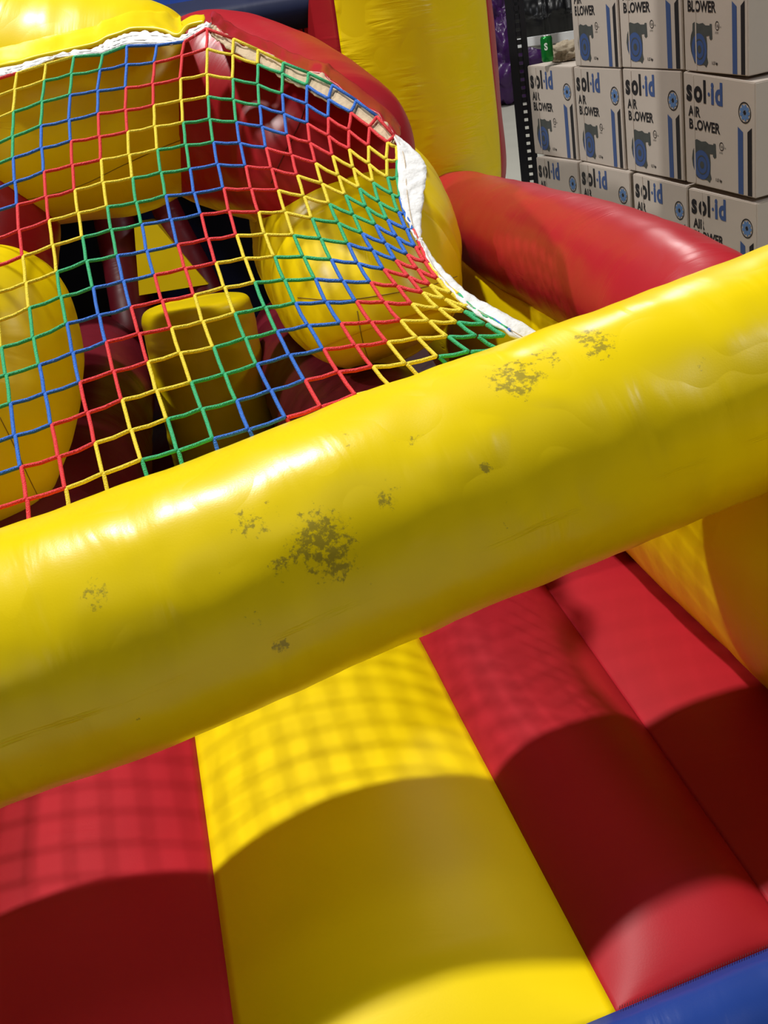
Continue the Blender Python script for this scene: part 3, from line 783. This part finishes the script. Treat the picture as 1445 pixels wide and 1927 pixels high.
box_geo(V, F, base - X*0.058 + Y*0.03 + Vector((0, 0, hgt/2)), 0.005, 0.06, hgt, X, Y)
mesh('post', V, F, m_blkm, she, smooth=False)['label'] = 'black slotted post'
V = []; F = []
b0 = at(972, 82, 6.7); b1 = b0 + X*0.75; b1.z = b0.z
box_geo(V, F, (b0+b1)/2, 0.75, 0.03, 0.05, X, Y)
box_geo(V, F, (b0+b1)/2+Y*0.02+Vector((0, 0, -0.028)), 0.75, 0.05, 0.006, X, Y)
mesh('crossbeam', V, F, m_galv, she, smooth=False)['label'] = 'pale steel crossbeam'

cb = at(1031, 116, 6.15)
can = empty('drink_can', cb); tag(can, 'green aluminium drink can standing on the left middle carton', 'can')
def lathe(name, prof, mat, parent, cen, n=40):
    V = []; F = []
    for r, zz_ in prof:
        for k in range(n):
            a = 2*math.pi*k/n; V.append(Vector((cen.x+r*math.cos(a), cen.y+r*math.sin(a), cen.z+zz_)))
    for i in range(len(prof)-1):
        for k in range(n):
            k2 = (k+1) % n; F.append((i*n+k, i*n+k2, (i+1)*n+k2, (i+1)*n+k))
    F.append(tuple(range(n))[::-1]); F.append(tuple((len(prof)-1)*n+k for k in range(n)))
    return mesh(name, V, F, mat, parent)
m_green = plain('green_can_paint', (0.01, 0.22, 0.035), 0.25, 0.5, var=0.2, vscale=30)
m_alu = plain('aluminium', (0.75, 0.76, 0.75), 0.25, 0.9)
lathe('can_body', [(0.026, 0), (0.033, 0.008), (0.0335, 0.03), (0.0335, 0.118), (0.031, 0.128), (0.027, 0.134)], m_green, can, cb)
lathe('can_lid', [(0.0275, 0.134), (0.028, 0.137), (0.026, 0.138), (0.025, 0.135)], m_alu, can, cb)
V, F = text_geo('S', 0.05, -0.014, 0.06, 0.8, 0.002)
fd = Vector((-cb.x, -cb.y, 0)).normalized(); rd = Vector((-fd.y, fd.x, 0))
mesh('can_logo', [cb + fd*0.0345 + rd*u - fd*(0.0335-math.sqrt(max(0.0335**2-u*u, 0))) + Vector((0, 0, v+0.005)) for u, v in V], F, plain('white_print', (0.7, 0.75, 0.7), 0.4), can, smooth=False)

def bundle(name, cen, rx, ry, rz, mat, label, cat, seed, amp=0.22, freq=2.2, group=None):
    n, m = 72, 48; V = []; F = []; UV = []
    for i in range(m+1):
        ph = math.pi*i/m
        for j in range(n):
            th = 2*math.pi*j/n
            d = Vector((math.sin(ph)*math.cos(th), math.sin(ph)*math.sin(th), math.cos(ph)))
            k = 1 + amp*noise.noise(d*freq+Vector((seed, seed*2, 0))) + amp*0.6*abs(noise.noise(d*freq*2.6+Vector((seed, 0, 3))))
            p = Vector((d.x*rx*k, d.y*ry*k, d.z*rz*k)); p.z = max(p.z, -rz*0.8)
            V.append(Vector(cen)+p); UV.append((j/n, i/m))
    for i in range(m):
        for j in range(n):
            j2 = (j+1) % n; F.append((i*n+j, (i+1)*n+j, (i+1)*n+j2, i*n+j2))
    o = mesh(name, V, F, mat, None, uvs=UV)
    return tag(o, label, cat, group)
m_pur = vinyl('purple_vinyl', (0.05, 0.013, 0.085), wrinkle=0.6, wscale=(12, 12))
m_pnk = vinyl('pink_vinyl', (0.6, 0.12, 0.16), wrinkle=0.5, wscale=(12, 12))
m_blkv = vinyl('black_tarp_vinyl', (0.006, 0.006, 0.007), wrinkle=0.6, wscale=(10, 10), rough=0.3)
bundle('folded_tarpaulin', at(922, 45, 15.6), 0.42, 0.36, 0.46, m_pur, 'dark purple folded vinyl bundle behind the shelf post, upper one', 'tarpaulin', 1, 0.4, 3, 'folded vinyl bundles on the pallet')
bundle('folded_tarpaulin', at(955, 128, 13.9), 0.44, 0.34, 0.50, m_pur, 'purple folded vinyl bundle lying on the pallet', 'tarpaulin', 5, 0.45, 3, 'folded vinyl bundles on the pallet')
bundle('folded_tarpaulin', at(905, -62, 15.2), 0.42, 0.35, 0.16, m_pnk, 'pink folded vinyl on top of the purple bundles', 'tarpaulin', 9, 0.3, 2.2, 'folded vinyl bundles on the pallet')
# black rolled tarp with strap grooves
rc = at(1035, 22, 8.6)
V, Fc, UV = sweep_data([(rc.x-0.34, rc.y+0.05, rc.z, 0.24), (rc.x, rc.y, rc.z, 0.25), (rc.x+0.5, rc.y-0.1, rc.z, 0.24)], m=90, n=64, endpow=4, wr=0.03, wf=6, seed=6, ring=lambda th, s: 1-0.10*math.exp(-((s-.35)/.015)**2)-0.10*math.exp(-((s-.55)/.015)**2))
tag(fixn(mesh('rolled_tarpaulin', V, Fc, m_blkv, None, uvs=UV)), 'black rolled vinyl tarpaulin behind the pale shelf beam', 'tarpaulin')
m_wood = plain('pallet_wood', (0.42, 0.30, 0.17), 0.8, bump=0.3, var=0.25, vscale=10)
pal0 = onz(950, 168, 0)
pal = empty('wooden_pallet', (pal0.x, pal0.y, 0)); tag(pal, 'wooden pallet carrying the purple bundles', 'pallet')
for k in range(5):
    V = []; F = []; box_geo(V, F, pal0+Vector((0.15, 0.1+k*0.24, 0.125)), 1.5, 0.14, 0.022); mesh('deck_board', V, F, m_wood, pal, smooth=False)
for k in range(3):
    V = []; F = []; box_geo(V, F, pal0+Vector((-0.5+k*0.62, 0.55, 0.057)), 0.09, 1.1, 0.113); mesh('stringer', V, F, m_wood, pal, smooth=False)
# beige sack leaning on the carton
m_sack = plain('beige_cloth', (0.34, 0.28, 0.20), 0.9, bump=0.5, bscale=30, var=0.2)
sc = at(1062, 98, 6.25)
bundle('cloth_bag', sc, 0.085, 0.07, 0.055, m_sack, 'crumpled beige cloth bag beside the can on the carton', 'bag', 3, 0.35, 3)
m_wrap = plain('white_plastic_film', (0.75, 0.75, 0.74), 0.3, bump=0.4, bscale=25)
